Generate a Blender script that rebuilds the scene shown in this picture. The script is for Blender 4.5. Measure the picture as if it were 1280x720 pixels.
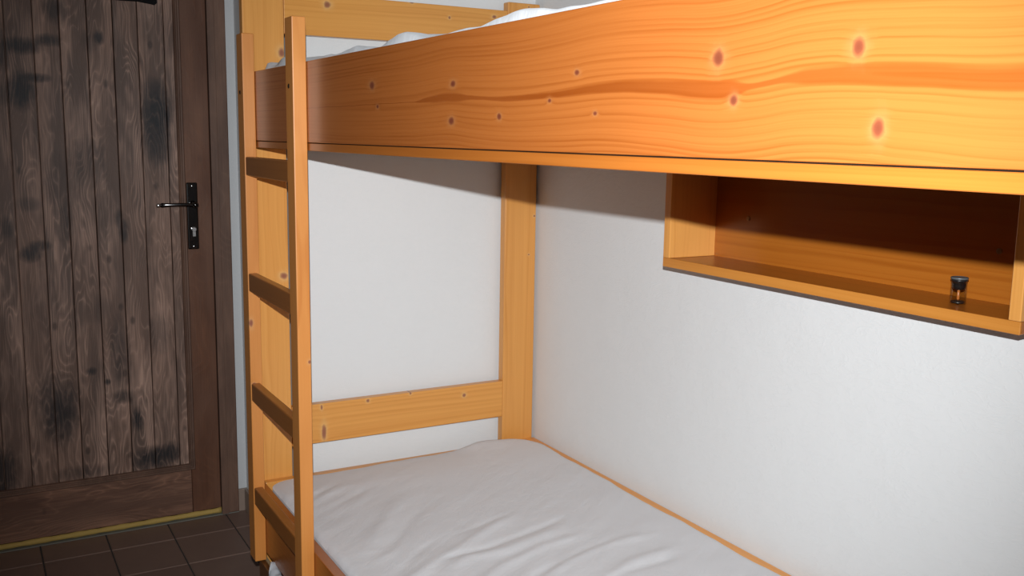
import bpy, bmesh, math, random
from mathutils import Vector, Matrix, noise as mnoise

for o in list(bpy.data.objects):
    bpy.data.objects.remove(o, do_unlink=True)
scene = bpy.context.scene
COL = scene.collection
random.seed(7)

# ------------------------------------------------------------------ camera
CAM = Vector((-1.5163, -2.5588, 1.3262))
R_ = Vector((0.87081122, -0.49137471, 0.01545062))
U_ = Vector((0.06216614, 0.14123748, 0.98802194))
F_ = Vector((0.4876712, 0.85942008, -0.15353805))
cam_data = bpy.data.cameras.new('camera')
cam = bpy.data.objects.new('camera', cam_data)
COL.objects.link(cam)
m = Matrix((R_, U_, -F_)).transposed().to_4x4()
m.translation = CAM
cam.matrix_world = m
cam_data.sensor_width = 36.0
cam_data.lens = 34.0186
cam_data.clip_start = 0.02
scene.camera = cam

# ------------------------------------------------------------------ world, flash, exposure
world = bpy.data.worlds.new('world')
scene.world = world
world.use_nodes = True
world.node_tree.nodes['Background'].inputs[0].default_value = (0.8, 0.88, 1.0, 1)
world.node_tree.nodes['Background'].inputs[1].default_value = 0.02

# the flash that sits on the camera's hot shoe
fl_d = bpy.data.lights.new('camera_flash', 'SPOT')
fl_d.energy = 258
fl_d.color = (0.915, 0.965, 1.0)
fl_d.spot_size = math.radians(79)
fl_d.spot_blend = 1.0
fl_d.shadow_soft_size = 0.006
flash = bpy.data.objects.new('camera_flash', fl_d)
COL.objects.link(flash)
m2 = m.copy()
m2.translation = CAM + U_ * 0.088 - F_ * 0.02
# the flash head points a touch right of and below the lens axis
flash.matrix_world = m2 @ Matrix.Rotation(math.radians(-2.0), 4, 'Y') @ Matrix.Rotation(math.radians(-1.5), 4, 'X')

scene.view_settings.view_transform = 'Standard'
scene.view_settings.look = 'None'
scene.view_settings.gamma = 1.0
scene.view_settings.use_curve_mapping = False
scene.view_settings.exposure = 0.0

# ------------------------------------------------------------------ node helpers
class NT:
    def __init__(self, name):
        self.mat = bpy.data.materials.new(name)
        self.mat.use_nodes = True
        self.t = self.mat.node_tree
        self.b = self.t.nodes['Principled BSDF']
    def n(self, typ, **kw):
        nd = self.t.nodes.new(typ)
        for k, v in kw.items():
            setattr(nd, k, v)
        return nd
    def put(self, sock, v):
        if hasattr(v, 'is_linked') or isinstance(v, bpy.types.NodeSocket):
            self.t.links.new(v, sock)
        else:
            sock.default_value = v
    def math(self, op, a, b=0.0, c=None, clamp=False):
        nd = self.n('ShaderNodeMath', operation=op, use_clamp=clamp)
        self.put(nd.inputs[0], a)
        self.put(nd.inputs[1], b)
        if c is not None:
            self.put(nd.inputs[2], c)
        return nd.outputs[0]
    def vec(self, x, y, z):
        nd = self.n('ShaderNodeCombineXYZ')
        self.put(nd.inputs[0], x); self.put(nd.inputs[1], y); self.put(nd.inputs[2], z)
        return nd.outputs[0]
    def pos(self):
        g = self.n('ShaderNodeNewGeometry')
        s = self.n('ShaderNodeSeparateXYZ')
        self.t.links.new(g.outputs['Position'], s.inputs[0])
        return g.outputs['Position'], s.outputs[0], s.outputs[1], s.outputs[2]
    def noise(self, v, scale=1.0, detail=2.0, rough=0.5, dist=0.0):
        nd = self.n('ShaderNodeTexNoise')
        self.put(nd.inputs['Vector'], v)
        nd.inputs['Scale'].default_value = scale
        nd.inputs['Detail'].default_value = detail
        nd.inputs['Roughness'].default_value = rough
        nd.inputs['Distortion'].default_value = dist
        return nd.outputs[0]
    def ramp(self, f, stops):
        nd = self.n('ShaderNodeValToRGB')
        self.put(nd.inputs[0], f)
        e = nd.color_ramp.elements
        while len(e) < len(stops):
            e.new(0.5)
        for i, (p, c) in enumerate(stops):
            e[i].position = p
            e[i].color = (c[0], c[1], c[2], 1) if hasattr(c, '__len__') else (c, c, c, 1)
        return nd.outputs[0]
    def mix(self, f, a, b, blend='MIX'):
        nd = self.n('ShaderNodeMix', data_type='RGBA', blend_type=blend)
        self.put(nd.inputs[0], f)
        for s, v in ((nd.inputs[6], a), (nd.inputs[7], b)):
            if isinstance(v, (tuple, list)):
                s.default_value = (v[0], v[1], v[2], 1)
            else:
                self.put(s, v)
        return nd.outputs[2]
    def bump(self, h, strength=0.2, dist=0.002):
        nd = self.n('ShaderNodeBump')
        nd.inputs['Strength'].default_value = strength
        nd.inputs['Distance'].default_value = dist
        self.put(nd.inputs['Height'], h)
        self.t.links.new(nd.outputs[0], self.b.inputs['Normal'])
    def blob(self, du, dv, ru, rv):
        """1 at the middle of an ellipse, 0 outside (du, dv are offset sockets)"""
        a = self.math('DIVIDE', du, ru)
        b = self.math('DIVIDE', dv, rv)
        r2 = self.math('ADD', self.math('MULTIPLY', a, a), self.math('MULTIPLY', b, b))
        return r2
    def set(self, **kw):
        for k, v in kw.items():
            self.put(self.b.inputs[k.replace('_', ' ')], v)

# ------------------------------------------------------------------ materials
LIGHT = (0.70, 0.322, 0.080)
DARK = (0.53, 0.203, 0.036)

def pine(name, grain, light=LIGHT, dark=DARK, centre=(0.0, 0.0), freq=110.0, slope=None,
         knots=(), rough=0.3, contrast=0.55, seed=0.0, warp=0.010, streak=None, broadk=0.55):
    """varnished pine. grain: axis letter of the fibres; the growth rings are circles in the
    cross-section round `centre` (the other two axes in x,y,z order); slope=(L0, d0, k) makes the
    pith drift away along the board so that the rings open into flames.
    knots: (a, b, radius_a, radius_b) in the two axes named by kplane."""
    w = NT(name)
    p, x, y, z = w.pos()
    ax = {'x': x, 'y': y, 'z': z}
    L = ax[grain]
    others = [k for k in 'xyz' if k != grain]
    u, v = ax[others[0]], ax[others[1]]
    sc = w.vec(w.math('MULTIPLY', L, 1.6), w.math('ADD', w.math('MULTIPLY', u, 9.0), seed), w.math('MULTIPLY', v, 9.0))
    wn = w.math('MULTIPLY', w.math('SUBTRACT', w.noise(sc, 1.0, 2.0), 0.5), warp * 4)
    du = w.math('ADD', w.math('SUBTRACT', u, centre[0]), wn)
    smask = None
    if streak:   # the board's dark heart streak: (L, v, half width)
        L0, L1, v0, v1 = streak[0][0], streak[-1][0], centre[1] - 0.05, centre[1] + 0.05
        t = w.math('DIVIDE', w.math('SUBTRACT', L, L0), L1 - L0, clamp=True)
        outs = []
        for col, (a, b) in ((1, (v0, v1)), (2, (0.0, 0.02))):
            fc = w.n('ShaderNodeFloatCurve')
            cv = fc.mapping.curves[0]
            pts = [((p[0] - L0) / (L1 - L0), (p[col] - a) / (b - a)) for p in streak]
            while len(cv.points) < len(pts):
                cv.points.new(0.5, 0.5)
            for q, pnt in zip(cv.points, pts):
                q.location = pnt
            fc.mapping.update()
            w.put(fc.inputs['Value'], t)
            outs.append(w.math('MULTIPLY_ADD', fc.outputs[0], b - a, a))
        off = w.math('SUBTRACT', v, outs[0])
        en = w.math('MULTIPLY', w.math('SUBTRACT', w.noise(w.vec(w.math('MULTIPLY', L, 14.0), 0.0, w.math('MULTIPLY', v, 60.0)), 1.0, 2.0), 0.5), 0.004)
        rel = w.math('DIVIDE', w.math('ABSOLUTE', w.math('ADD', off, en)), w.math('ADD', outs[1], 0.0004))
        smask = w.ramp(rel, [(0.55, 1.0), (1.15, 0.0)])
        v = w.math('ADD', off, centre[1])
    if slope:
        d = w.math('MULTIPLY_ADD', w.math('SUBTRACT', L, slope[0]), slope[2], slope[1])
        dv = w.math('ADD', w.math('SUBTRACT', v, centre[1]), wn)
        if others[0] == slope[3]:
            du = d
        else:
            dv = d
    else:
        dv = w.math('ADD', w.math('SUBTRACT', v, centre[1]), wn)
    r = w.math('SQRT', w.math('ADD', w.math('MULTIPLY', du, du), w.math('MULTIPLY', dv, dv)))
    kd = None
    for kn in knots:
        a, b = ax[kn[0]], ax[kn[2]]
        r2 = w.blob(w.math('SUBTRACT', a, kn[1]), w.math('SUBTRACT', b, kn[3]), kn[4], kn[5])
        if len(kn) > 6:      # keep the knot to one end of the third axis
            t3 = w.math('DIVIDE', w.math('SUBTRACT', ax[kn[6]], kn[7]), kn[8])
            r2 = w.math('ADD', r2, w.math('MULTIPLY', t3, t3))
        kd = r2 if kd is None else w.math('MINIMUM', kd, r2)
    if kd is not None:
        kn_n = w.noise(p, 90.0, 2.0)
        kd = w.math('MULTIPLY', kd, w.math('MULTIPLY_ADD', kn_n, 1.2, 0.4))
        # fibres swing round the knots
        r = w.math('ADD', r, w.math('MULTIPLY', w.math('EXPONENT', w.math('MULTIPLY', kd, -0.30)), 0.0035))
    rr = w.math('MULTIPLY', r, freq)
    rr = w.math('ADD', rr, w.math('MULTIPLY', w.noise(w.vec(w.math('MULTIPLY', r, 38.0), seed, w.math('MULTIPLY', L, 0.8)), 1.0, 2.0), 2.6))
    ringn = w.noise(w.vec(w.math('MULTIPLY', rr, 0.9), seed, 0.0), 1.0, 2.0, 0.6)
    fr = w.math('FRACT', rr)
    late = w.ramp(fr, [(0.0, 0.0), (0.35, 0.05), (0.86, 1.0), (1.0, 0.0)])
    fade = w.noise(w.vec(w.math('MULTIPLY', L, 2.5), w.math('MULTIPLY', u, 14.0), w.math('MULTIPLY', v, 14.0)), 1.0, 2.0)
    late = w.math('MULTIPLY', late, w.ramp(fade, [(0.3, 0.15), (0.65, 1.0)]))
    late = w.math('MULTIPLY', late, w.ramp(ringn, [(0.32, 0.2), (0.62, 1.0)]))
    broad = w.ramp(ringn, [(0.42, 0.0), (0.70, 1.0)])
    f = w.math('ADD', w.math('MULTIPLY', late, contrast), w.math('MULTIPLY', broad, contrast * broadk), clamp=True)
    fib = w.noise(w.vec(w.math('MULTIPLY', L, 5.0), w.math('MULTIPLY', u, 500.0), w.math('MULTIPLY', v, 500.0)), 1.0, 2.0)
    f = w.math('ADD', f, w.math('MULTIPLY', w.math('SUBTRACT', fib, 0.5), 0.5), clamp=True)
    colr = w.mix(f, light, dark)
    tone = w.noise(w.vec(w.math('MULTIPLY', L, 1.2), w.math('MULTIPLY', u, 5.0), w.math('ADD', w.math('MULTIPLY', v, 5.0), seed)), 1.0, 2.0)
    colr = w.mix(w.math('MULTIPLY', tone, 0.25), colr, dark)
    if smask is not None:
        colr = w.mix(w.math('MULTIPLY', smask, 0.6), colr, (dark[0] * 0.85, dark[1] * 0.72, dark[2] * 0.7))
    if kd is not None:
        halo = w.math('MULTIPLY', w.math('EXPONENT', w.math('MULTIPLY', kd, -0.8)), 0.75)
        colr = w.mix(halo, colr, (light[0] * 1.02, light[1] * 1.45, light[2] * 2.6))
        core = w.ramp(kd, [(0.25, 1.0), (1.0, 0.0)])
        colr = w.mix(w.math('MULTIPLY', core, 0.92), colr, (light[0] * 0.42, light[1] * 0.33, light[2] * 0.75))
        ctr = w.ramp(kd, [(0.0, 1.0), (0.28, 0.0)])
        colr = w.mix(w.math('MULTIPLY', ctr, 0.45), colr, (light[0] * 0.30, light[1] * 0.2, light[2] * 0.5))
    w.set(Base_Color=colr, Roughness=rough)
    w.b.inputs['Specular IOR Level'].default_value = 0.5
    w.bump(w.math('MULTIPLY', f, -1.0), 0.06, 0.0004)
    return w.mat

K = lambda y, z, ry=0.011, rz=0.009: ('y', y, 'z', z, ry, rz)
M_board = pine('varnished_pine_board', 'y', light=(0.375, 0.114, 0.0235), dark=(0.215, 0.044, 0.0035),
               slope=(-2.15, 0.004, 0.009, 'x'), centre=(0, 1.378), freq=150,
               streak=[(-2.35, 1.374, .0110), (-2.142, 1.372, .0100), (-2.05, 1.378, .0105), (-1.954, 1.382, .0085), (-1.880, 1.376, .0030), (-1.842, 1.374, .0110), (-1.740, 1.380, .0085), (-1.648, 1.383, .0062), (-1.54, 1.379, .0040), (-1.43, 1.377, .0040), (-1.33, 1.380, .0030), (-1.236, 1.384, .0080), (-1.17, 1.382, .0050), (-1.115, 1.380, .0004)],
               knots=[K(-1.830, 1.404, .009, .010), K(-1.998, 1.403, .008, .009), K(-1.854, 1.364, .006, .006),
                      K(-2.023, 1.338, .007, .010), K(-0.928, 1.413, .014, .008), K(-1.252, 1.403, .010, .006),
                      K(-1.584, 1.403, .006, .004), K(-1.247, 1.349, .011, .007), K(-1.395, 1.354, .007, .005),
                      K(-1.524, 1.372, .005, .003), K(-1.624, 1.355, .005, .003), K(-0.954, 1.376, .007, .004)],
               rough=0.27, contrast=0.52, broadk=0.32, warp=0.0035, seed=1.3)
M_pineY = pine('varnished_pine_lengthwise', 'y', light=(0.37, 0.115, 0.018), dark=(0.25, 0.062, 0.006), centre=(-0.9, 1.34), freq=80, seed=5.1)
M_pineU = pine('varnished_pine_underside', 'y', light=(0.80, 0.36, 0.085), dark=(0.62, 0.23, 0.04), centre=(-0.9, 1.0), freq=60, seed=5.9)
KX = lambda x, z, rx=0.007, rz=0.007: ('x', x, 'z', z, rx, rz)
M_pineX = pine('varnished_pine_crosswise', 'x', light=(0.70, 0.32, 0.075), dark=(0.54, 0.205, 0.035), centre=(0.3, 0.2), freq=90, seed=3.7, contrast=0.5,
               knots=[KX(-.689, .580, .004, .008), KX(-.553, .582, .006, .006), KX(-.422, .588, .004, .005), KX(-.248, .562),
                      KX(-.683, .508, .008, .026), KX(-.657, 1.662, .011, .010), KX(-.303, 1.655, .004, .005),
                      KX(-.417, 1.687, .008, .004), KX(-.161, 1.667, .008, .006)])
M_pineZ = pine('varnished_pine_upright', 'z', centre=(-0.3, 0.4), freq=90, seed=8.2, contrast=0.5,
               knots=[KX(-.032, .976, .004, .003), KX(-.015, 1.093, .004, .004), KX(-.047, 1.703, .003, .003),
                      KX(-.787, .953, .012, .010), KX(-.781, 1.533, .010, .014)])
M_rail = pine('varnished_pine_ladder_rail', 'z', light=(0.62, 0.245, 0.058), dark=(0.48, 0.155, 0.026), centre=(-0.86, 0.3), freq=120, seed=2.2, rough=0.4, contrast=0.55,
              knots=[KX(-.905, .854, .006, .012) + ('y', -.151, .02), KX(-.884, .838, .004, .005) + ('y', -.559, .02), KX(-.901, .696, .006, .004) + ('y', -.151, .02)])
M_rung = pine('varnished_pine_ladder_rung', 'y', light=(0.30, 0.105, 0.020), dark=(0.20, 0.058, 0.009), centre=(-0.6, 0.2), freq=90, seed=6.2, contrast=0.3)
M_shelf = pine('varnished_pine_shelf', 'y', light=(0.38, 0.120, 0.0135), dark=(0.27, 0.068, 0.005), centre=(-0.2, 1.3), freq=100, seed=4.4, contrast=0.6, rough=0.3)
M_shelf_side = pine('varnished_pine_shelf_side', 'z', centre=(-0.3, -1.0), freq=90, seed=9.4, contrast=0.4)

def plaster(name, colr=(0.70, 0.697, 0.69)):
    w = NT(name)
    p, x, y, z = w.pos()
    n1 = w.noise(p, 9.0, 4.0, 0.55)
    n2 = w.noise(p, 60.0, 3.0, 0.6)
    n3 = w.noise(w.vec(w.math('MULTIPLY', x, 5.0), w.math('MULTIPLY', y, 5.0), w.math('MULTIPLY', z, 12.0)), 3.0, 3.0, 0.6, 1.2)
    ridge = w.ramp(w.math('ABSOLUTE', w.math('SUBTRACT', n3, 0.5)), [(0.0, 1.0), (0.03, 0.0)])
    hgt = w.math('ADD', w.math('ADD', w.math('MULTIPLY', n1, 1.2), w.math('MULTIPLY', n2, 0.35)), w.math('MULTIPLY', ridge, 0.12))
    vor = w.n('ShaderNodeTexVoronoi')
    vor.inputs['Scale'].default_value = 4.3
    w.put(vor.inputs['Vector'], p)
    speck = w.ramp(vor.outputs['Distance'], [(0.012, 1.0), (0.022, 0.0)])
    c = w.mix(w.math('MULTIPLY', w.math('SUBTRACT', n1, 0.35), 0.35, clamp=True), colr, tuple(v * 0.92 for v in colr))
    c = w.mix(w.math('MULTIPLY', speck, 0.45), c, (0.35, 0.33, 0.31))
    w.set(Base_Color=c, Roughness=0.85)
    w.b.inputs['Specular IOR Level'].default_value = 0.2
    w.bump(hgt, 0.35, 0.004)
    return w.mat
M_wall = plaster('white_plaster')
M_wall_warm = plaster('beige_plaster', (0.40, 0.33, 0.26))
M_wall_hall = plaster('grey_white_plaster', (0.56, 0.56, 0.56))
M_ceil = plaster('white_ceiling_paint', (0.70, 0.69, 0.675))

def sheet_mat():
    w = NT('white_cotton_sheet')
    p, x, y, z = w.pos()
    n1 = w.noise(p, 14.0, 3.0)
    wv = w.noise(w.vec(w.math('MULTIPLY', x, 900.0), w.math('MULTIPLY', y, 900.0), w.math('MULTIPLY', z, 900.0)), 1.0, 1.0)
    vor = w.n('ShaderNodeTexVoronoi')
    vor.inputs['Scale'].default_value = 6.0
    w.put(vor.inputs['Vector'], p)
    speck = w.ramp(vor.outputs['Distance'], [(0.010, 1.0), (0.018, 0.0)])
    c = w.mix(w.math('MULTIPLY', n1, 0.3), (0.645, 0.645, 0.66), (0.57, 0.57, 0.585))
    c = w.mix(w.math('MULTIPLY', speck, 0.7), c, (0.12, 0.11, 0.11))
    w.set(Base_Color=c, Roughness=0.9)
    w.b.inputs['Specular IOR Level'].default_value = 0.15
    w.b.inputs['Sheen Weight'].default_value = 0.15
    n4 = w.noise(w.vec(w.math('MULTIPLY_ADD', x, 0.8, w.math('MULTIPLY', y, 0.5)), w.math('MULTIPLY_ADD', y, 2.4, w.math('MULTIPLY', x, -1.6)), z), 16.0, 4.0, 0.62, 0.6)
    w.bump(w.math('ADD', w.math('ADD', w.math('MULTIPLY', n1, 0.5), w.math('MULTIPLY', n4, 1.1)), w.math('MULTIPLY', wv, 0.06)), 0.34, 0.004)
    return w.mat
M_sheet = sheet_mat()

def plank_mat(name, light=(0.52, 0.325, 0.245), dark=(0.125, 0.078, 0.060), stains=(), grain='z', amt=1.0, pitch=0.0758, x0=-1.533):
    """brushed, dark-stained spruce with sooty weathered patches; each plank has its own rings"""
    w = NT(name)
    p, x, y, z = w.pos()
    L, u = (z, x) if grain == 'z' else (x, z)
    idx = w.math('FLOOR', w.math('DIVIDE', w.math('SUBTRACT', x, x0), pitch)) if grain == 'z' else 3.0
    wh = w.n('ShaderNodeTexWhiteNoise', noise_dimensions='1D')
    w.put(wh.inputs['W'], idx)
    rnd = wh.outputs['Value']
    # rings: the pith runs close under the face and wanders, which gives flames and ovals
    local = w.math('SUBTRACT', w.math('FRACT', w.math('DIVIDE', w.math('SUBTRACT', u, x0), pitch)), 0.5) if grain == 'z' else w.math('MULTIPLY', w.math('SUBTRACT', u, 0.09), 9.0)
    lv = w.vec(w.math('MULTIPLY', L, 1.5), w.math('MULTIPLY', rnd, 37.0), w.math('MULTIPLY', local, 0.35))
    wander = w.math('MULTIPLY', w.math('SUBTRACT', w.noise(lv, 1.0, 2.0, 0.5), 0.5), 1.5)
    dep = w.math('MULTIPLY', w.noise(w.vec(w.math('MULTIPLY', L, 2.4), w.math('ADD', w.math('MULTIPLY', rnd, 11.0), 7.0), w.math('MULTIPLY', local, 0.9)), 1.0, 2.5, 0.5), 1.9)
    uu = w.math('ADD', w.math('SUBTRACT', local, w.math('MULTIPLY', w.math('SUBTRACT', rnd, 0.5), 0.8)), wander)
    r = w.math('SQRT', w.math('ADD', w.math('MULTIPLY', uu, uu), w.math('MULTIPLY', dep, dep)))
    rr = w.math('MULTIPLY', r, 11.0)
    rr = w.math('ADD', rr, w.math('MULTIPLY', w.noise(w.vec(w.math('MULTIPLY', L, 14.0), w.math('MULTIPLY', u, 60.0), rnd), 1.0, 2.0), 0.5))
    fr = w.math('FRACT', rr)
    line = w.ramp(fr, [(0.0, 0.95), (0.16, 0.3), (0.55, 0.0), (0.85, 0.35), (1.0, 1.0)])
    fib = w.noise(w.vec(w.math('MULTIPLY', L, 6.0), w.math('MULTIPLY', u, 380.0), w.math('MULTIPLY', y, 90.0)), 1.0, 3.0)
    mott = w.noise(w.vec(w.math('MULTIPLY', L, 3.2), w.math('MULTIPLY', u, 15.0), w.math('MULTIPLY', rnd, 9.0)), 1.0, 3.0, 0.6)
    f = w.math('ADD', w.math('MULTIPLY', w.math('MULTIPLY', line, w.ramp(w.noise(w.vec(w.math('MULTIPLY', L, 2.0), w.math('MULTIPLY', u, 18.0), rnd), 1.0, 2.0), [(0.35, 0.15), (0.65, 1.0)])), 0.60 * amt), w.math('MULTIPLY', w.math('SUBTRACT', fib, 0.5), 0.9))
    f = w.math('ADD', f, w.math('MULTIPLY', w.math('SUBTRACT', mott, 0.46), 2.0), clamp=True)
    c = w.mix(f, dark, light)
    red = w.math('MULTIPLY', w.ramp(w.noise(w.vec(w.math('MULTIPLY', L, 3.0), w.math('MULTIPLY', u, 9.0), w.math('ADD', w.math('MULTIPLY', rnd, 5.0), 3.0)), 1.0, 2.0), [(0.4, 0.0), (0.75, 1.0)]), 0.35)
    c = w.mix(red, c, (0.27, 0.145, 0.095))
    edge = w.noise(w.vec(w.math('MULTIPLY', L, 28.0), w.math('MULTIPLY', u, 70.0), 0.0), 1.0, 3.0, 0.65)
    for (sx, sz, rx, rz, a) in stains:
        r2 = w.blob(w.math('SUBTRACT', x, sx), w.math('SUBTRACT', z, sz), rx, rz)
        r2 = w.math('ADD', r2, w.math('MULTIPLY', w.math('SUBTRACT', edge, 0.5), 1.9))
        mk = w.math('MULTIPLY', w.ramp(w.math('MULTIPLY', r2, 0.5), [(0.1, 1.0), (0.95, 0.0)]), a)
        mk = w.math('MULTIPLY', mk, w.math('MULTIPLY_ADD', line, -0.28, 1.0))
        c = w.mix(mk, c, (0.017, 0.0155, 0.017))
    # scattered small knots
    vor = w.n('ShaderNodeTexVoronoi')
    vor.inputs['Scale'].default_value = 1.0
    w.put(vor.inputs['Vector'], w.vec(w.math('MULTIPLY', x, 13.0), w.math('MULTIPLY', y, 1.0), w.math('MULTIPLY', z, 7.5)))
    kn = w.ramp(vor.outputs['Distance'], [(0.06, 1.0), (0.13, 0.0)])
    c = w.mix(w.math('MULTIPLY', kn, 0.6 * amt), c, (0.035, 0.022, 0.018))
    w.set(Base_Color=c, Roughness=0.55)
    w.b.inputs['Specular IOR Level'].default_value = 0.3
    w.bump(w.math('ADD', w.math('MULTIPLY', line, 0.6), w.math('MULTIPLY', fib, 0.5)), 0.3, 0.0012)
    return w.mat
ST = [(-1.241, 1.690, .030, .035, .7), (-1.263, 1.598, .035, .016, .85), (-1.335, 1.577, .050, .022, .95), (-1.302, 1.484, .038, .012, .9),
      (-1.343, 1.444, .034, .050, 1.0), (-1.392, 1.560, .020, .05, .7), (-1.392, 1.431, .02, .03, .5), (-1.118, 1.615, .012, .020, .9),
      (-1.148, 1.60, .02, .03, .4), (-0.962, 1.466, .030, .030, .6), (-0.955, 1.385, .046, .070, 1.0), (-0.958, 1.29, .040, .06, .8),
      (-1.25, 1.17, .04, .09, .45), (-1.16, 1.23, .04, .07, .45), (-1.072, 1.006, .013, .035, .8), (-1.085, 1.05, .012, .025, .7),
      (-1.347, 0.945, .028, .022, .9), (-1.320, 0.97, .03, .015, .8), (-1.344, 1.10, .03, .02, .5), (-1.408, 1.029, .02, .03, .6),
      (-1.245, 1.04, .025, .05, .5), (-1.30, 0.46, .06, .09, .75), (-1.286, 0.40, .04, .08, .7), (-1.101, 0.60, .028, .11, .6),
      (-1.189, 0.555, .013, .012, .85), (-1.142, 0.514, .009, .009, .9), (-1.10, 0.46, .03, .02, .7), (-1.055, 0.376, .016, .035, .95),
      (-1.000, 0.235, .065, .035, .95), (-0.951, 0.25, .03, .03, .7), (-1.461, 0.25, .04, .08, .85), (-0.97, 0.66, .03, .06, .4),
      (-1.23, 0.22, .08, .02, .5), (-1.16, 0.76, .03, .04, .3)]
M_plank = plank_mat('dark_weathered_planks', stains=ST)
M_stile = plank_mat('dark_stained_stile', light=(0.195, 0.080, 0.040), dark=(0.110, 0.044, 0.023), amt=0.35, pitch=0.3, x0=-1.0)
M_stileX = plank_mat('dark_stained_rail', light=(0.33, 0.165, 0.102), dark=(0.115, 0.055, 0.036), amt=0.9, grain='x')
M_frame = plank_mat('dark_stained_frame', light=(0.215, 0.120, 0.080), dark=(0.110, 0.060, 0.042), amt=0.5, pitch=0.3, x0=-0.95)

def tile_mat(name, a, b, rough=0.45):
    w = NT(name)
    p, x, y, z = w.pos()
    n1 = w.noise(p, 14.0, 4.0, 0.6)
    n2 = w.noise(p, 3.0, 2.0)
    oi = w.n('ShaderNodeObjectInfo')
    f = w.math('ADD', w.math('MULTIPLY', n1, 0.7), w.math('MULTIPLY', w.math('SUBTRACT', oi.outputs['Random'], 0.4), 0.5), clamp=True)
    c = w.mix(f, a, b)
    c = w.mix(w.math('MULTIPLY', n2, 0.4), c, a)
    w.set(Base_Color=c, Roughness=rough)
    w.bump(n1, 0.12, 0.002)
    return w.mat
M_tile = tile_mat('brown_terracotta_floor_tile', (0.17, 0.105, 0.082), (0.26, 0.165, 0.125))
M_base = tile_mat('grey_brown_skirting_tile', (0.26, 0.19, 0.15), (0.34, 0.26, 0.20))

def plain(name, c, rough=0.5, metal=0.0, spec=0.5, nz=0.12, scale=40.0):
    w = NT(name)
    p, x, y, z = w.pos()
    n1 = w.noise(p, scale, 2.0)
    cc = w.mix(w.math('MULTIPLY', n1, nz * 2), c, tuple(v * 0.75 for v in c))
    w.set(Base_Color=cc, Roughness=rough, Metallic=metal)
    w.b.inputs['Specular IOR Level'].default_value = spec
    return w.mat
M_grout = plain('dark_grout', (0.055, 0.045, 0.04), 0.9)
M_yellow = plain('yellow_foam_seal', (0.50, 0.33, 0.085), 0.8, nz=0.25, scale=30)
M_thresh = plain('grey_threshold', (0.20, 0.20, 0.17), 0.6)
M_chrome = plain('dark_chrome', (0.13, 0.125, 0.125), 0.16, 1.0, nz=0.05)
M_chrome_b = plain('bright_chrome', (0.85, 0.85, 0.85), 0.25, 1.0, nz=0.05)
M_black = plain('black_rubber', (0.012, 0.011, 0.012), 0.35)
M_grey = plain('grey_cap_plastic', (0.085, 0.092, 0.095), 0.4)
M_hole = plain('dark_bolt', (0.03, 0.02, 0.015), 0.4, 0.6)
M_brass = plain('steel_screw', (0.32, 0.22, 0.15), 0.35, 0.8)
M_iron = plain('black_iron', (0.008, 0.007, 0.007), 0.8, spec=0.15)
M_ply = plain('raw_plywood_edge', (0.36, 0.255, 0.14), 0.7)
M_amber = plain('amber_resin', (0.55, 0.16, 0.03), 0.3)
w = NT('clear_glass')      # thin-walled vial glass: see-through with a sharp reflection
tb = w.n('ShaderNodeBsdfTransparent')
tb.inputs[0].default_value = (0.93, 0.93, 0.91, 1)
gb = w.n('ShaderNodeBsdfGlossy')
gb.inputs['Roughness'].default_value = 0.03
lw = w.n('ShaderNodeLayerWeight')
lw.inputs[0].default_value = 0.5
fz = w.math('MULTIPLY_ADD', w.math('POWER', lw.outputs[1], 4.0), 0.5, 0.04)
gn = w.noise(w.pos()[0], 30.0, 1.0)
mx = w.n('ShaderNodeMixShader')
w.put(mx.inputs[0], w.math('MULTIPLY_ADD', gn, 0.02, fz))
w.t.links.new(tb.outputs[0], mx.inputs[1])
w.t.links.new(gb.outputs[0], mx.inputs[2])
w.t.links.new(mx.outputs[0], w.t.nodes['Material Output'].inputs[0])
M_glass = w.mat

# ------------------------------------------------------------------ object helpers
def mesh_obj(name, bm, mat, parent=None, smooth=False, loc=None):
    me = bpy.data.meshes.new(name)
    base = Vector((0, 0, 0))
    if loc is not None:
        base = Vector(loc)
    elif parent is not None:
        base = wloc(parent)
    if base.length > 0:
        bmesh.ops.translate(bm, verts=bm.verts, vec=-base)
    bm.normal_update()
    bm.to_mesh(me)
    bm.free()
    me.materials.append(mat)
    if smooth:
        for pl in me.polygons:
            pl.use_smooth = True
    o = bpy.data.objects.new(name, me)
    COL.objects.link(o)
    if parent is not None:
        o.parent = parent
        o.location = base - wloc(parent)
    else:
        o.location = base
    return o

def wloc(o):
    v = Vector(o.location)
    while o.parent is not None:
        o = o.parent
        v += Vector(o.location)
    return v

def add_box(bm, x0, x1, y0, y1, z0, z1, bev=0.0, seg=2):
    vs = [bm.verts.new((x, y, z)) for x in (x0, x1) for y in (y0, y1) for z in (z0, z1)]
    fs = [(0, 1, 3, 2), (4, 6, 7, 5), (0, 4, 5, 1), (2, 3, 7, 6), (0, 2, 6, 4), (1, 5, 7, 3)]
    faces = [bm.faces.new([vs[i] for i in f]) for f in fs]
    if bev > 0:
        es = list({e for f in faces for e in f.edges})
        bmesh.ops.bevel(bm, geom=es, offset=bev, segments=seg, profile=0.5, affect='EDGES')

def box(name, mat, x0, x1, y0, y1, z0, z1, parent=None, bev=0.002, seg=2, loc=None):
    bm = bmesh.new()
    add_box(bm, x0, x1, y0, y1, z0, z1, bev, seg)
    return mesh_obj(name, bm, mat, parent, loc=loc)

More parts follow.
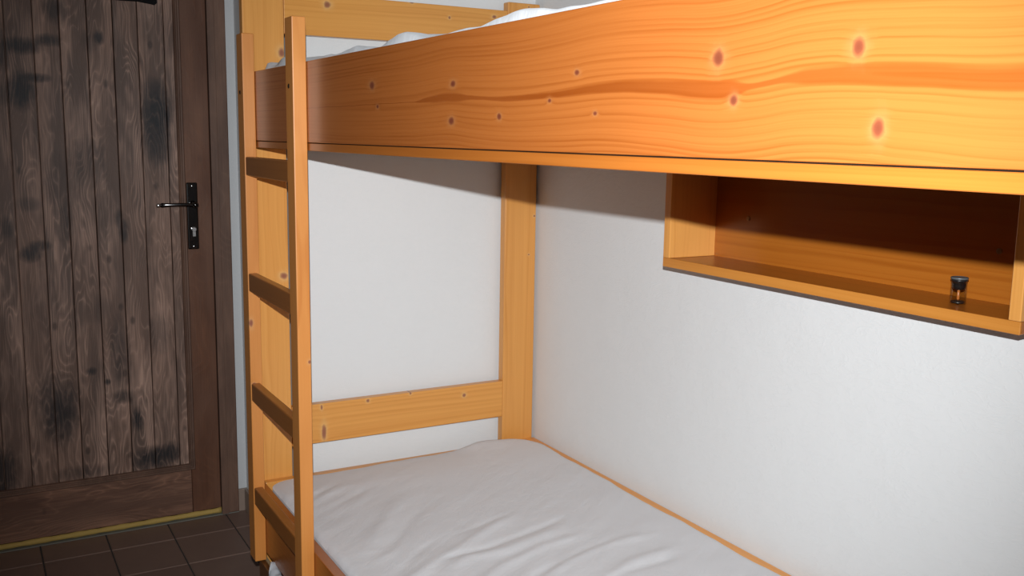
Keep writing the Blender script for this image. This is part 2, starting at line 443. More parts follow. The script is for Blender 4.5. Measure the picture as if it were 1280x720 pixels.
def add_lathe(bm, prof, c, axis='z', n=24, cap=True):
    rings = []
    for (r, h) in prof:
        ring = []
        for i in range(n):
            a = 2 * math.pi * i / n
            if axis == 'z':
                v = (c[0] + r * math.cos(a), c[1] + r * math.sin(a), c[2] + h)
            elif axis == 'y':
                v = (c[0] + r * math.cos(a), c[1] + h, c[2] + r * math.sin(a))
            else:
                v = (c[0] + h, c[1] + r * math.cos(a), c[2] + r * math.sin(a))
            ring.append(bm.verts.new(v))
        rings.append(ring)
    for a, b in zip(rings, rings[1:]):
        for i in range(n):
            bm.faces.new((a[i], a[(i + 1) % n], b[(i + 1) % n], b[i]))
    if cap:
        bm.faces.new(rings[0][::-1])
        bm.faces.new(rings[-1])
    bmesh.ops.recalc_face_normals(bm, faces=bm.faces)

def lathe(name, mat, prof, c, parent=None, axis='z', n=24, cap=True, smooth=True):
    bm = bmesh.new()
    add_lathe(bm, prof, c, axis, n, cap)
    return mesh_obj(name, bm, mat, parent, smooth)

def thing(name, loc, label, cat, group=None):
    o = bpy.data.objects.new(name, None)
    o.empty_display_size = 0.1
    COL.objects.link(o)
    o.location = loc
    o['label'] = label
    o['category'] = cat
    if group:
        o['group'] = group
    return o

def struct(o):
    o['kind'] = 'structure'
    return o

# ------------------------------------------------------------------ the room shell
YD = 0.769          # face of the door wall
XB = -0.702         # left face of the wall block that the bed's end stands against
H = 2.5
struct(box('floor', M_grout, -2.6, 0.15, -3.9, 1.0, -0.12, -0.004, bev=0))
struct(box('ceiling', M_ceil, -2.7, 0.15, -4.0, 1.0, H, H + 0.1, bev=0))
struct(box('wall_right', M_wall, 0.0, 0.14, -4.0, 0.0, -0.12, H, bev=0))
struct(box('wall_end', M_wall, XB, 0.14, 0.0, YD + 0.2, -0.12, H, bev=0))
struct(box('wall_left', M_wall_warm, -2.74, -2.6, -4.0, YD + 0.2, -0.12, H, bev=0))
struct(box('wall_back', M_wall_warm, -2.74, 0.14, -4.14, -4.0, -0.12, H, bev=0))
bm = bmesh.new()
add_box(bm, -0.786, XB, YD, YD + 0.2, -0.12, H)
add_box(bm, -2.6, -1.655, YD, YD + 0.2, -0.12, H)
add_box(bm, -1.655, -0.786, YD, YD + 0.2, 2.075, H)
add_box(bm, -1.655, -0.786, YD + 0.16, YD + 0.2, -0.12, 2.075)
struct(mesh_obj('wall_door', bm, M_wall_hall))
bs = struct(box('baseboard_door', M_base, -0.7335, XB, YD - 0.011, YD, 0.0, 0.081, bev=0.002))
struct(box('baseboard_left', M_base, -2.6, -1.72, YD - 0.011, YD, 0.0, 0.081, bev=0.002))
struct(box('baseboard_end', M_base, XB - 0.011, XB, 0.0, YD - 0.012, 0.0, 0.081, bev=0.002))

# floor tiles: those near the door are single pieces, the rest of the room one joined part
floor = bpy.data.objects['floor']
PX, PY = 0.197, 0.212
XT, YT = -1.371, 0.616
far = bmesh.new()
tile_me = None
for i in range(-7, 8):
    for j in range(-22, 2):
        x0, y0 = XT + i * PX, YT + j * PY
        x1, y1 = min(x0 + PX, -0.001), min(y0 + PY, YD - 0.001)
        x0c = max(x0, -2.599)
        if x1 - x0c < 0.02 or y1 - y0 < 0.02 or y0 < -3.9:
            continue
        near = x0 > -2.0 and x0 < -0.55 and y0 > -0.9
        if x0 + PX > XB and y1 > 0.0:       # tiles that run under the wall block are cut at it
            if x0c > XB - 0.02:
                if y0 > -0.02:
                    continue
                y1 = -0.001
            elif y0 > -0.02:
                x1 = XB - 0.001
            else:
                near = False
                add_box(far, x0c + .002, XB - .002, y0 + .002, y1 - .002, -0.02, 0.0, 0.0015, 1)
                add_box(far, XB, x1 - .002, y0 + .002, -0.001, -0.02, 0.0, 0.0015, 1)
                continue
        if near:
            full = abs((x1 - x0) - PX) < 1e-6 and abs((y1 - y0) - PY) < 1e-6
            if full and tile_me is not None:
                o = bpy.data.objects.new('tile', tile_me)
                COL.objects.link(o)
                o.parent = floor
                o.location = (x0, y0, random.uniform(-0.0006, 0.0004))
            else:
                o = box('tile', M_tile, x0 + .002, x1 - .002, y0 + .002, y1 - .002, -0.02, 0.0, floor, 0.0018, 1, loc=(x0, y0, 0))
                if full:
                    tile_me = o.data
        else:
            add_box(far, x0c + .002, x1 - .002, y0 + .002, y1 - .002, -0.02, 0.0)
ft = mesh_obj('floor_tiles', far, M_tile, floor)
ft['kind'] = 'stuff'

# ------------------------------------------------------------------ the door
DL, DR, DT = -1.650, -0.793, 2.03      # leaf
door = bpy.data.objects.new('door_1', None)
COL.objects.link(door)
door.location = (DL, YD, 0)
struct(door)
f1, f2 = YD + 0.001, YD + 0.041
PXL, PXR, PZ0, PZ1 = DL + 0.082, -0.889, 0.196, 1.90
box('stile', M_stile, PXR + 0.001, DR, f1, f2, 0.022, DT, door, 0.002)
box('stile', M_stile, DL, PXL - 0.001, f1, f2, 0.022, DT, door, 0.002)
box('bottom_rail', M_stileX, PXL, PXR, f1, f2, 0.022, PZ0 - 0.001, door, 0.002)
box('top_rail', M_stileX, PXL, PXR, f1, f2, PZ1 + 0.001, DT, door, 0.002)
seams = [PXL, -1.535, -1.458, -1.381, -1.3035, -1.230, -1.152, -1.077, -1.0035, -0.924, PXR]
for a, b in zip(seams, seams[1:]):
    dy = random.uniform(0, 0.0018)
    box('plank', M_plank, a + 0.0011, b - 0.0011, f1 + 0.006 + dy, f2 - 0.008, PZ0, PZ1, door, 0.0022, 2)
box('backing_board', M_frame, PXL, PXR, f2 - 0.007, f2, PZ0, PZ1, door, 0)

def molding(x0, x1, z0, z1, vertical, side):
    """raised bead with a stepped profile, swept along the panel's edge"""
    prof = [(0.0, 0.006), (0.0, -0.002), (0.003, -0.006), (0.008, -0.006), (0.010, -0.002), (0.013, -0.002), (0.016, -0.0045), (0.019, -0.002), (0.021, 0.006)]
    bm = bmesh.new()
    ends = []
    for e in (0, 1):
        ring = []
        for (t, d) in prof:
            if vertical:
                xx = x0 - t * 0 + (t if side > 0 else -t)
                zz = (z0 + (0.021 - t if side != 0 else 0)) if e == 0 else (z1 - (0.021 - t))
                zz = z0 + t if e == 0 else z1 - t
                v = (xx, f1 + d, zz)
            else:
                zz = z0 + (t if side > 0 else -t)
                xx = x0 + t if e == 0 else x1 - t
                v = (xx, f1 + d, zz)
            ring.append(bm.verts.new(v))
        ends.append(ring)
    n = len(prof)
    for i in range(n):
        bm.faces.new((ends[0][i], ends[0][(i + 1) % n], ends[1][(i + 1) % n], ends[1][i]))
    bm.faces.new(ends[0][::-1]); bm.faces.new(ends[1])
    bmesh.ops.recalc_face_normals(bm, faces=bm.faces)
    return mesh_obj('molding', bm, M_frame, door)
MX0, MX1, MZ0, MZ1 = PXL - 0.008, PXR + 0.014, PZ0 - 0.020, PZ1 + 0.012
molding(MX1, 0, MZ0, MZ1, True, -1)
molding(MX0, 0, MZ0, MZ1, True, 1)
molding(MX0, MX1, MZ0, 0, False, 1)
molding(MX0, MX1, MZ1, 0, False, -1)

# yellow draught seal along the bottom edge
bm = bmesh.new()
rings = []
N = 60
for i in range(N + 1):
    t = i / N
    x = DL + (DR - DL) * t
    hgt = 0.0095 + 0.0006 * math.sin(i * 1.9) + 0.0006 * math.sin(i * 0.73)
    endf = min(t, 1 - t)
    if endf < 0.05:
        hgt *= 0.9 + 0.35 * (1 - endf / 0.05)
    ring = []
    for k in range(9):
        a = math.pi * k / 8
        ring.append(bm.verts.new((x, f1 + 0.002 - 0.010 * math.sin(a), 0.0125 - hgt * math.cos(a))))
    rings.append(ring)
for a, b in zip(rings, rings[1:]):
    for k in range(8):
        bm.faces.new((a[k], a[k + 1], b[k + 1], b[k]))
    bm.faces.new((a[8], a[0], b[0], b[8]))
bm.faces.new(rings[0][::-1]); bm.faces.new(rings[-1])
bmesh.ops.recalc_face_normals(bm, faces=bm.faces)
s = mesh_obj('draught_seal', bm, M_yellow, door, True)
s['label'] = 'yellow foam draught seal along the bottom of the dark door'
struct(box('trim_threshold', M_thresh, DL - 0.06, -0.734, YD - 0.016, YD + 0.15, 0.0, 0.0026, bev=0.001))

# lever handle
hp = bmesh.new()
add_box(hp, -0.8745, -0.8385, f1 - 0.009, f1, 0.941, 1.163, 0.004, 3)
plate = mesh_obj('handle_plate', hp, M_chrome, door)
plate['label'] = 'dark chrome lever handle plate on the door stile'
HX, HZ = -0.8565, 1.092
lathe('lever_neck', M_chrome, [(0.0115, 0.002), (0.0115, -0.006), (0.0085, -0.009), (0.0085, -0.046), (0.010, -0.050), (0.006, -0.056)], (HX, f1 - 0.009, HZ), plate, 'y', 20)
bm = bmesh.new()
rings = []
for i in range(13):
    t = i / 12
    x = HX + 0.006 - 0.118 * t
    rz = 0.0068 - 0.0012 * math.sin(t * math.pi) + (0.001 if t > 0.9 else 0)
    ry = 0.0075 - 0.002 * t
    if i in (0, 12):
        rz *= 0.55; ry *= 0.55
    cy = f1 - 0.009 - 0.047 + 0.010 * t ** 2.5
    rings.append([bm.verts.new((x, cy + ry * math.cos(2 * math.pi * k / 12), HZ + 0.002 * math.sin(t * 3.0) + rz * math.sin(2 * math.pi * k / 12))) for k in range(12)])
for a, b in zip(rings, rings[1:]):
    for k in range(12):
        bm.faces.new((a[k], a[(k + 1) % 12], b[(k + 1) % 12], b[k]))
bm.faces.new(rings[0][::-1]); bm.faces.new(rings[-1])
bmesh.ops.recalc_face_normals(bm, faces=bm.faces)
mesh_obj('lever', bm, M_chrome, plate, True)
lathe('lever_tip', M_chrome_b, [(0.0045, 0.0), (0.0062, -0.004), (0.0062, -0.010), (0.003, -0.013)], (HX - 0.108, f1 - 0.009 - 0.0385, HZ + 0.0005), plate, 'x', 14)
bm = bmesh.new()
add_lathe(bm, [(0.0085, 0.0), (0.0085, -0.004), (0.0065, -0.005)], (HX + 0.002, f1 - 0.009, 1.008), 'y', 18)
add_box(bm, HX - 0.0035, HX + 0.0075, f1 - 0.0135, f1 - 0.009, 0.984, 1.004, 0.001, 1)
mesh_obj('lock_cylinder', bm, M_chrome_b, plate)
for zz in (0.951, 1.152):
    lathe('screw', M_chrome_b, [(0.0035, 0.0), (0.0035, -0.001), (0.002, -0.002)], (HX, f1 - 0.009, zz), plate, 'y', 12)

# architrave
struct(box('trim_1', M_frame, -0.793 + 0.003, -0.7335, YD - 0.016, YD + 0.03, 0.0026, 2.09, bev=0.004))
struct(box('trim_2', M_frame, DL - 0.06, DL - 0.003, YD - 0.016, YD + 0.03, 0.0026, 2.09, bev=0.004))
struct(box('trim_3', M_frame, DL - 0.06, -0.7335, YD - 0.016, YD + 0.03, 2.0905, 2.15, bev=0.004))
struct(box('trim_4', M_frame, -0.7935, -0.770, YD - 0.020, YD - 0.0162, 0.0026, 2.09, bev=0.0015))

# black iron plate at the top of the door, only its lower edge in view
hk = thing('hook_plate', (-1.005, YD + 0.007, 1.728), 'black iron hook plate at the top of the dark plank door', 'coat hook')
bm = bmesh.new()
pts = [(-1.078, 1.732), (-1.05, 1.731), (-1.00, 1.732), (-0.985, 1.730), (-0.962, 1.727), (-0.950, 1.725), (-0.943, 1.731), (-0.945, 1.80), (-1.078, 1.80)]
fr_ = [bm.verts.new((x, YD - 0.004, z)) for x, z in pts]
bk_ = [bm.verts.new((x, YD + 0.0065, z)) for x, z in pts]
bm.faces.new(fr_); bm.faces.new(bk_[::-1])
for i in range(len(pts)):
    j = (i + 1) % len(pts)
    bm.faces.new((fr_[i], bk_[i], bk_[j], fr_[j]))
bmesh.ops.recalc_face_normals(bm, faces=bm.faces)
mesh_obj('back_plate', bm, M_iron, hk)
for hx in (-1.045, -0.975):
    bm = bmesh.new()
    rings = []
    path = [(YD - 0.004, 1.782), (YD - 0.03, 1.778), (YD - 0.042, 1.764), (YD - 0.05, 1.775), (YD - 0.054, 1.792)]
    for (yy, zz) in path:
        rings.append([bm.verts.new((hx + 0.004 * math.cos(k * math.pi / 4), yy, zz + 0.004 * math.sin(k * math.pi / 4))) for k in range(8)])
    for a, b in zip(rings, rings[1:]):
        for k in range(8):
            bm.faces.new((a[k], a[(k + 1) % 8], b[(k + 1) % 8], b[k]))
    bm.faces.new(rings[0][::-1]); bm.faces.new(rings[-1])
    bmesh.ops.recalc_face_normals(bm, faces=bm.faces)
    mesh_obj('hook', bm, M_iron, hk, True)

# ------------------------------------------------------------------ the bunk bed
W = 0.88            # outer face of the bed's long boards is x = -W
YE = -2.24          # near end, outside the picture
PF = -0.0431        # front face of the end posts
bed = thing('bunk_bed', (-W / 2, -1.1, 0), 'varnished orange pine bunk bed built into the white corner', 'bunk bed')
# posts (far pair in view, near pair behind the viewer's right shoulder)
box('post', M_pineZ, -W, -0.7735, PF, PF + 0.030, 0.236, 1.86, bed, 0.003)
box('foot', M_pineZ, -0.85, -0.79, PF + 0.001, PF + 0.030, 0.0, 0.2355, bed, 0.003)
box('post', M_pineZ, -0.1157, -0.0086, PF, PF + 0.030, 0.0, 1.7127, bed, 0.003)
box('post', M_pineZ, -W, -0.7735, YE - 0.03, YE, 0.0, 1.7127, bed, 0.003)
box('post', M_pineZ, -0.1157, -0.0086, YE - 0.03, YE, 0.0, 1.7127, bed, 0.003)
# end rails between the posts
for y0 in (PF, YE - 0.03):
    box('end_rail', M_pineX, -0.7730, -0.1162, y0, y0 + 0.026, 0.4789, 0.5903, bed, 0.002)
    box('end_rail', M_pineX, -0.7730, -0.1162, y0, y0 + 0.026, 1.581, 1.6872, bed, 0.002)
# upper bunk
box('upper_side_board', M_board, -W, -W + 0.026, YE, PF - 0.001, 1.3094, 1.4763, bed, 0.0012, 2)
box('upper_lower_ledge', M_pineY, -W + 0.0012, -W + 0.060, YE, PF - 0.001, 1.2924, 1.3078, bed, 0.0008, 1)
box('upper_wall_board', M_pineY, -0.030, -0.004, YE, PF - 0.001, 1.2924, 1.4763, bed, 0.002)
box('upper_end_board', M_pineX, -W + 0.027, -0.031, PF - 0.024, PF - 0.0005, 1.2924, 1.47, bed, 0.002)
box('upper_end_board', M_pineX, -W + 0.027, -0.031, YE + 0.0005, YE + 0.024, 1.2924, 1.47, bed, 0.002)
box('upper_base', M_pineU, -W + 0.0605, -0.0305, YE + 0.025, PF - 0.025, 1.297, 1.312, bed, 0)
M_seam_shade = plain('painted_seam_shade', (0.012, 0.005, 0.002), 0.9, spec=0.1)
box('seam_shade_strip', M_seam_shade, -W + 0.0022, -W + 0.02, YE, PF - 0.001, 1.30785, 1.30935, bed, 0)  # added strip, coloured near-black to paint the shade in the gap above the ledge
# lower bunk
ZS = 0.398
box('lower_side_board', M_pineY, -W, -W + 0.024, YE, PF - 0.001, 0.236, ZS, bed, 0.002)
box('lower_wall_board', M_pineU, -0.0320, -0.004, YE, PF - 0.001, 0.236, ZS, bed, 0.002)
box('lower_end_board', M_pineX, -W + 0.0245, -0.0325, PF - 0.024, PF - 0.0005, 0.236, 0.3968, bed, 0.002)
box('lower_end_board', M_pineX, -W + 0.0245, -0.0325, YE + 0.0005, YE + 0.024, 0.236, 0.3968, bed, 0.002)
box('lower_base', M_pineY, -W + 0.025, -0.033, YE + 0.025, PF - 0.025, 0.240, 0.258, bed, 0)

# ------------------------------------------------------------------ the ladder
XO = -W - 0.0299
lad = thing('bunk_ladder', (XO + 0.015, -0.33, 0.2176), 'varnished pine ladder with four rungs fixed to the upper bunk board', 'ladder')
ZB, ZT = 0.2176, 1.5659
box('rail', M_rail, XO, -W - 0.0004, -0.1514, -0.0985, ZB, ZT, lad, 0.002, 2)
r2 = box('rail', M_rail, XO, -W - 0.0004, -0.559, -0.5085, ZB, ZT, lad, 0.002, 2)
for zt in (1.2700, 0.9811, 0.6980, 0.4209):
    box('rung', M_rung, XO + 0.0015, -W - 0.006, -0.5083, -0.1516, zt - 0.046, zt, lad, 0.0035, 3)
for y in (-0.1235, -0.531):
    lathe('bolt', M_hole, [(0.0052, 0.0), (0.0052, -0.0006), (0.003, -0.0018)], (XO, y, 1.4255), lad, 'x', 14)

# ------------------------------------------------------------------ the pull-out bed beneath
tr = thing('trundle_bed', (-0.45, -1.2, 0), 'brown pull-out bed stored under the lower bunk', 'trundle bed')
M_trundle = pine('brown_pine_trundle', 'y', light=(0.15, 0.055, 0.014), dark=(0.10, 0.032, 0.007), centre=(-0.6, 0.0), freq=80, seed=7.7)
box('front_board', M_trundle, -0.893, -0.874, YE + 0.02, -0.1255, 0.03, 0.2125, tr, 0.001)
box('top_edge', M_ply, -0.8815, -0.874, YE + 0.02, -0.1255, 0.2128, 0.2165, tr, 0.0005)
box('back_board', M_trundle, -0.060, -0.041, YE + 0.02, -0.1255, 0.03, 0.19, tr, 0.002)
box('end_board', M_trundle, -0.8735, -0.0605, -0.150, -0.131, 0.03, 0.17, tr, 0.002)
box('end_board', M_trundle, -0.8735, -0.0605, YE + 0.03, YE + 0.049, 0.03, 0.17, tr, 0.002)
box('base', M_trundle, -0.8735, -0.0605, YE + 0.05, -0.151, 0.05, 0.062, tr, 0)
for cx in (-0.80, -0.14):
    for cy in (-0.24, YE + 0.14):
        lathe('castor', M_black, [(0.018, -0.01), (0.025, -0.008), (0.025, 0.008), (0.018, 0.01)], (cx, cy, 0.025), tr, 'x', 16)

# ------------------------------------------------------------------ mattresses
def fbm(x, y, s, o=0.0):
    return mnoise.noise(Vector((x * s + o, y * s - o * 0.7, o)))

def seg_dist(px, py, a, b):
    dx, dy = b[0] - a[0], b[1] - a[1]
    t = max(0, min(1, ((px - a[0]) * dx + (py - a[1]) * dy) / (dx * dx + dy * dy)))
    return math.hypot(px - a[0] - t * dx, py - a[1] - t * dy)

def mattress(name, x0, x1, y0, y1, zb, top, rad, shoulder, step, label, cat, edge=None, corners=(0.05, 0.05, 0.05, 0.05), inner=None):
    """corners: radius at (x0,y1), (x1,y1), (x1,y0), (x0,y0); edge(x,y) -> inward shift of the outline"""
    nx = int((x1 - x0) / step); ny = int((y1 - y0) / step)
    bm = bmesh.new()
    grid = []
    for j in range(ny + 1):
        row = []
        for i in range(nx + 1):
            x = x0 + (x1 - x0) * i / nx
            y = y0 + (y1 - y0) * j / ny
            # round the corners by pulling grid points onto the arc
            for (cx, cy, sx, sy, r) in ((x0, y1, -1, 1, corners[0]), (x1, y1, 1, 1, corners[1]), (x1, y0, 1, -1, corners[2]), (x0, y0, -1, -1, corners[3])):
                ax, ay = cx - sx * r, cy - sy * r
                ex, ey = (x - ax) * sx, (y - ay) * sy
                if ex > 0 and ey > 0:
                    mxx = max(ex, ey); d = math.hypot(ex, ey)
                    k = mxx / d
                    x, y = ax + sx * ex * k, ay + sy * ey * k
                    break
            u, v = i / nx, j / ny
            d = min(min(u, 1 - u) * (x1 - x0), min(v, 1 - v) * (y1 - y0))
            if edge:
                x, y = edge(x, y, u, v)
            z = top(x, y)
            if d < shoulder:
                q = 1 - d / shoulder
                z -= rad * (1 - math.sqrt(max(0, 1 - q * q)))
            if inner:
                z = max(z, inner[4] + 0.0007)
            row.append(bm.verts.new((x, y, z)))
        grid.append(row)
    for j in range(ny):
        for i in range(nx):
            bm.faces.new((grid[j][i], grid[j][i + 1], grid[j + 1][i + 1], grid[j + 1][i]))
    loop = [grid[0][i] for i in range(nx)] + [grid[j][nx] for j in range(ny)] + [grid[ny][i] for i in range(nx, 0, -1)] + [grid[j][0] for j in range(ny, 0, -1)]
    n = len(loop)
    if inner:
        ix0, ix1, iy0, iy1, zi = inner
        cl_ = lambda v, a, b: max(a, min(b, v))
        rings_ = [[bm.verts.new((v.co.x, v.co.y, max(zi, min(v.co.z, zi + 0.0008)))) for v in loop],
                  [bm.verts.new((cl_(v.co.x, ix0, ix1), cl_(v.co.y, iy0, iy1), zi)) for v in loop],
                  [bm.verts.new((cl_(v.co.x, ix0, ix1), cl_(v.co.y, iy0, iy1), zb)) for v in loop]]
    else:
        rings_ = [[bm.verts.new((v.co.x, v.co.y, zb)) for v in loop]]
    for low in rings_:
        for i in range(n):
            j = (i + 1) % n
            bm.faces.new((loop[j], loop[i], low[i], low[j]))
        loop = low
    bm.faces.new(low[::-1])
    bmesh.ops.recalc_face_normals(bm, faces=bm.faces)
    o = mesh_obj(name, bm, M_sheet, None, True, loc=((x0 + x1) / 2, (y0 + y1) / 2, zb))
    o['label'] = label
    o['category'] = cat
    return o

FOLDS = [  # (points, height, width) of the sheet's folds
    ([(-0.79, -0.83), (-0.695, -0.765), (-0.511, -0.662), (-0.398, -0.600)], .0050, .016),
    ([(-0.69, -0.775), (-0.641, -0.743), (-0.532, -0.735), (-0.345, -0.689), (-0.289, -0.672)], -.0045, .010),
    ([(-0.66, -0.80), (-0.60, -0.765), (-0.50, -0.765), (-0.33, -0.720)], .0055, .018),
    ([(-0.771, -0.623), (-0.712, -0.529), (-0.589, -0.370)], .0060, .022),
    ([(-0.74, -0.65), (-0.66, -0.55), (-0.56, -0.44)], -.0030, .014),
    ([(-0.673, -0.192), (-0.664, -0.252)], .0030, .008),
    ([(-0.80, -0.27), (-0.775, -0.240), (-0.697, -0.189)], -.0045, .009),
    ([(-0.80, -0.30), (-0.76, -0.265), (-0.69, -0.215)], .0040, .012),
    ([(-0.514, -0.114), (-0.498, -0.173)], .0028, .007),
    ([(-0.305, -0.100), (-0.285, -0.175)], .0025, .006),
    ([(-0.740, -0.392), (-0.636, -0.275)], .0028, .014),
    ([(-0.78, -0.36), (-0.70, -0.30), (-0.62, -0.25)], -.0022, .010),
    ([(-0.49, -0.93), (-0.414, -0.879), (-0.305, -0.847), (-0.155, -0.846)], .0045, .015),
    ([(-0.55, -0.93), (-0.503, -0.901), (-0.338, -0.845), (-0.245, -0.831)], -.0040, .011),
    ([(-0.557, -0.638), (-0.450, -0.604), (-0.383, -0.584)], -.0030, .009),
    ([(-0.66, -0.90), (-0.55, -0.83), (-0.42, -0.79), (-0.30, -0.77)], .0045, .014),
    ([(-0.78, -0.78), (-0.70, -0.70), (-0.62, -0.64)], -.0030, .010),
    ([(-0.80, -0.70), (-0.73, -0.66), (-0.68, -0.60)], .0025, .010),
    ([(-0.40, -1.00), (-0.30, -0.95), (-0.15, -0.93)], .0045, .015),
    ([(-0.45, -1.02), (-0.33, -0.98), (-0.17, -0.97)], -.0035, .011),
]
FB = [(f, min(p[0] for p in f[0]) - .06, max(p[0] for p in f[0]) + .06, min(p[1] for p in f[0]) - .06, max(p[1] for p in f[0]) + .06) for f in FOLDS]

def low_top(x, y):
    z = 0.4105 + 0.003 * fbm(x, y, 3.0, 1.7) + 0.0018 * fbm(x, y, 9.0, 4.1)
    z -= 0.0075 * max(0.0, min(1.0, (y + 0.22) / 0.12)) * max(0.0, min(1.0, (-x - 0.22) / 0.08))
    # fine crumple that runs with the folds
    a, b = x * 0.82 + y * 0.57, -x * 0.57 + y * 0.82
    z += 0.0011 * mnoise.noise(Vector((a * 9, b * 34, 2.2)))
    z += 0.0016 * mnoise.noise(Vector((a * 5, b * 18, 7.2))) * max(0.0, min(1.0, (-y - 0.25) * 2.2))
    # hump where the sheet is pulled over the end board by the post
    z += 0.010 * math.exp(-(((x + 0.19) / 0.09) ** 2 + ((y + 0.065) / 0.045) ** 2))
    for (f, xa, xb, ya, yb) in FB:
        if xa < x < xb and ya < y < yb:
            pts, hgt, wd = f
            d = min(seg_dist(x, y, p, q) for p, q in zip(pts, pts[1:]))
            # taper to the ends of the fold
            e = min(math.hypot(x - pts[0][0], y - pts[0][1]), math.hypot(x - pts[-1][0], y - pts[-1][1]))
            z += 0.85 * hgt * math.exp(-(d / wd) ** 2) * min(1.0, 0.25 + e / 0.07)
    return z

def low_edge(x, y, u, v):
    # the mattress lies slightly askew: against the wall board at the far end, off it nearer by
    if u > 0.6:
        k = (u - 0.6) / 0.4
        x -= k * (0.004 + 0.010 * min(1.0, max(0.0, (-y - 0.15) / 0.5)) + 0.0022 * math.sin(y * 17.0) + 0.0015 * math.sin(y * 41.0))
    if v > 0.9:
        k = (v - 0.9) / 0.1
        y += k * (0.0015 * math.sin(x * 23) + 0.0012 * math.sin(x * 57.0) - 0.017 * max(0.0, min(1.0, (-x - 0.2) / 0.45)))
    return x, y

mattress('mattress', -0.8535, -0.0335 + 0.012, -2.17, -0.0475 - 0.012, 0.259, low_top, 0.0105, 0.020, 0.0075,
         'mattress on the lower bunk in a creased white cotton sheet', 'mattress', low_edge, (0.062, 0.10, 0.05, 0.05), (-0.854, -0.0335, -2.17, -0.0685, 0.3990))

BUMPS = [(-0.145, .012, .04), (-0.28, .018, .05), (-0.47, -.006, .05), (-0.56, .004, .05), (-0.735, .006, .07), (-0.87, -.004, .04), (-0.97, .013, .07),
         (-1.14, -.004, .05), (-1.25, .0, .05), (-1.37, .011, .07), (-1.55, .001, .1), (-1.75, -.006, .1)]
def up_top(x, y):
    z = 1.488 + 0.002 * fbm(x, y, 9, 3.3) + 0.003 * fbm(x, y, 25, 8.3) + 0.002 * abs(fbm(x, y, 14, 2.3))
    for (yy, hh, ww) in BUMPS:
        z += hh * math.exp(-((y - yy) / ww) ** 2)
    if y < -1.6:
        z -= min(0.02, (-1.6 - y) * 0.05)
    z += 0.03 * min(1.0, max(0.0, (x + 0.80) / 0.3))
    return z
mattress('mattress', -0.8535, -0.034, -2.19, -0.085, 1.3125, up_top, 0.024, 0.016, 0.008,
         'mattress on the upper bunk, white rumpled sheet showing above the board', 'mattress', None, (0.06, 0.06, 0.05, 0.05))

def tr_top(x, y):
    return 0.165 + 0.004 * fbm(x, y, 6, 5.5)
mattress('mattress', -0.868, -0.066, -2.15, -0.155, 0.0625, tr_top, 0.02, 0.03, 0.03,
         'low mattress inside the pull-out bed beneath the lower bunk', 'mattress')
# corner of a white cloth hanging over the pull-out bed's edge
bm = bmesh.new()
prof = [(-0.866, 0.175), (-0.870, 0.205), (-0.873, 0.2190), (-0.880, 0.2265), (-0.889, 0.2255), (-0.896, 0.2205), (-0.9000, 0.2120), (-0.9005, 0.203), (-0.8985, 0.195)]
rings = []
NR = 12
for i in range(NR + 1):
    t = i / NR
    y = -0.222 - 0.085 * t
    wob = 0.0022 * math.sin(i * 1.7)
    k_end = int(3 + 5.99 * min(1.0, (0.15 + t * 1.6)))
    row = []
    for k, (px, pz) in enumerate(prof):
        kk = min(k, k_end)
        q0 = prof[kk]
        row.append(bm.verts.new((q0[0] - (0.0006 if kk > 4 else 0) * abs(math.sin(i)), y + (0.003 if k > 4 else 0) * math.sin(i * 2.1), q0[1] + (wob if 1 < kk < 6 else 0) + 0.0004 * k + (0.013 * math.exp(-((y + 0.230) / 0.020) ** 2) if kk > 1 else 0))))
    rings.append(row)
for a, b in zip(rings, rings[1:]):
    for k in range(len(prof) - 1):
        try:
            bm.faces.new((a[k], a[k + 1], b[k + 1], b[k]))
        except ValueError:
            pass
bmesh.ops.solidify(bm, geom=bm.faces[:], thickness=0.0012)
cl = mesh_obj('bed_sheet', bm, plain('white_cloth', (0.82, 0.82, 0.85), 0.9, spec=0.1, nz=0.05), None, True, loc=(-0.875, -0.255, 0.175))
cl['label'] = 'corner of a white sheet poking over the pull-out bed by the ladder foot'
cl['category'] = 'sheet'

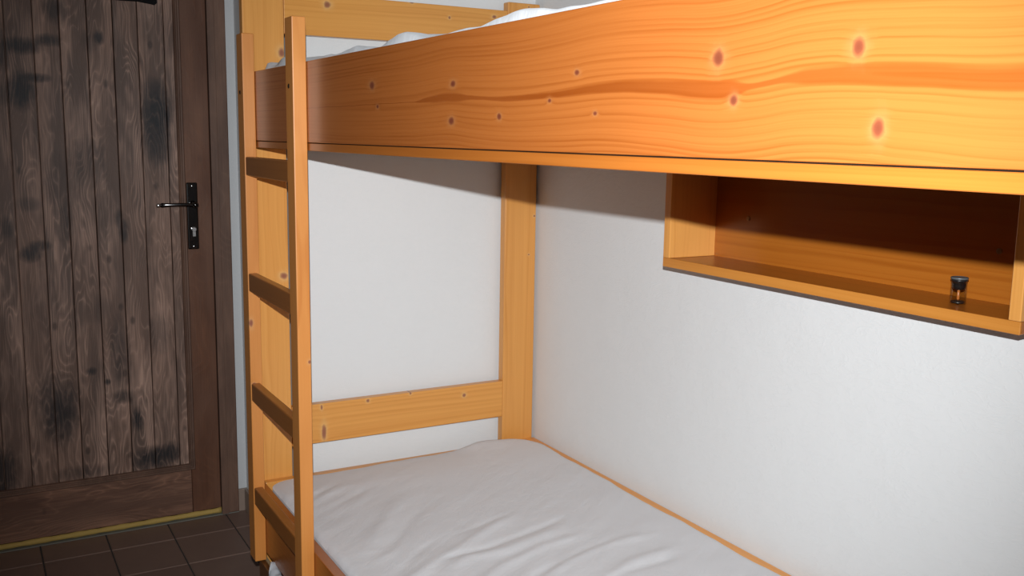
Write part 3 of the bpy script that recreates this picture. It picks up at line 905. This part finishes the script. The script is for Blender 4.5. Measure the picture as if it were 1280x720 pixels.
# ------------------------------------------------------------------ wall shelf
SD, SL, SR = 0.1434, -0.8308, -1.6909
SB, SI, STP = 1.0432, 1.0634, 1.284
sh = thing('wall_shelf', (-0.07, (SL + SR) / 2, SB), 'open pine box shelf on the white wall under the upper bunk', 'shelf')
box('side_panel', M_shelf_side, -SD, -0.0005, SL - 0.0221, SL, SI + 0.0002, STP, sh, 0.0015)
box('side_panel', M_shelf_side, -SD, -0.0005, SR, SR + 0.0202, SI + 0.0002, STP, sh, 0.0015)
M_lip = pine('varnished_pine_shelf_lip', 'y', light=(0.56, 0.225, 0.042), dark=(0.43, 0.145, 0.018), centre=(-0.2, 1.3), freq=100, seed=2.9, rough=0.32)
box('front_lip', M_lip, -SD, -SD + 0.003, SR, SL, SB, SI, sh, 0.0008, 1)
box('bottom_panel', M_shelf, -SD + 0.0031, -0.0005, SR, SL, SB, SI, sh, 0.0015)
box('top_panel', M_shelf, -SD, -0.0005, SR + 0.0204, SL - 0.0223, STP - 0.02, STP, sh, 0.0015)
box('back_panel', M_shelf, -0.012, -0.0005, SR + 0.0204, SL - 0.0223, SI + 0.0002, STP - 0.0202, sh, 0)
for (y, z) in ((-0.960, 1.158), (-1.559, 1.151)):
    bm = bmesh.new()
    add_lathe(bm, [(0.0052, 0.0), (0.0052, -0.0012), (0.0038, -0.0022)], (-0.012, y, z), 'x', 16)
    add_box(bm, -0.0146, -0.0138, y - 0.003, y + 0.003, z - 0.0006, z + 0.0006)
    add_box(bm, -0.0146, -0.0138, y - 0.0006, y + 0.0006, z - 0.003, z + 0.003)
    mesh_obj('screw', bm, M_brass, sh)

# ------------------------------------------------------------------ vial on the shelf
VX, VY = -0.083, -1.540
vi = thing('glass_vial', (VX, VY, SI), 'small clear glass vial with a black stopper standing on the wall shelf', 'vial')
c0 = (VX, VY, SI)
lathe('glass_body', M_glass, [(0.0115, 0.0002), (0.0128, 0.0012), (0.0128, 0.0355), (0.0122, 0.0385), (0.0111, 0.0385), (0.0116, 0.035), (0.0116, 0.0022), (0.002, 0.0020)], c0, vi, 'z', 32, True)
lathe('dark_sediment', M_black, [(0.0112, 0.0023), (0.0114, 0.0028), (0.0114, 0.0052), (0.0060, 0.0068), (0.002, 0.0072)], c0, vi, 'z', 28)
lathe('stopper', M_black, [(0.0040, 0.0240), (0.0088, 0.0258), (0.0110, 0.0300), (0.0112, 0.0386), (0.0126, 0.0388), (0.0128, 0.0418)], c0, vi, 'z', 28)
lathe('cap', M_grey, [(0.0132, 0.0420), (0.0139, 0.0426), (0.0139, 0.0448), (0.0130, 0.0456), (0.0110, 0.0458), (0.0105, 0.0452), (0.0010, 0.0452)], c0, vi, 'z', 32)
lathe('amber_stem', M_amber, [(0.0016, 0.0072), (0.0022, 0.0085), (0.0022, 0.0230), (0.0012, 0.0238)], c0, vi, 'z', 14)
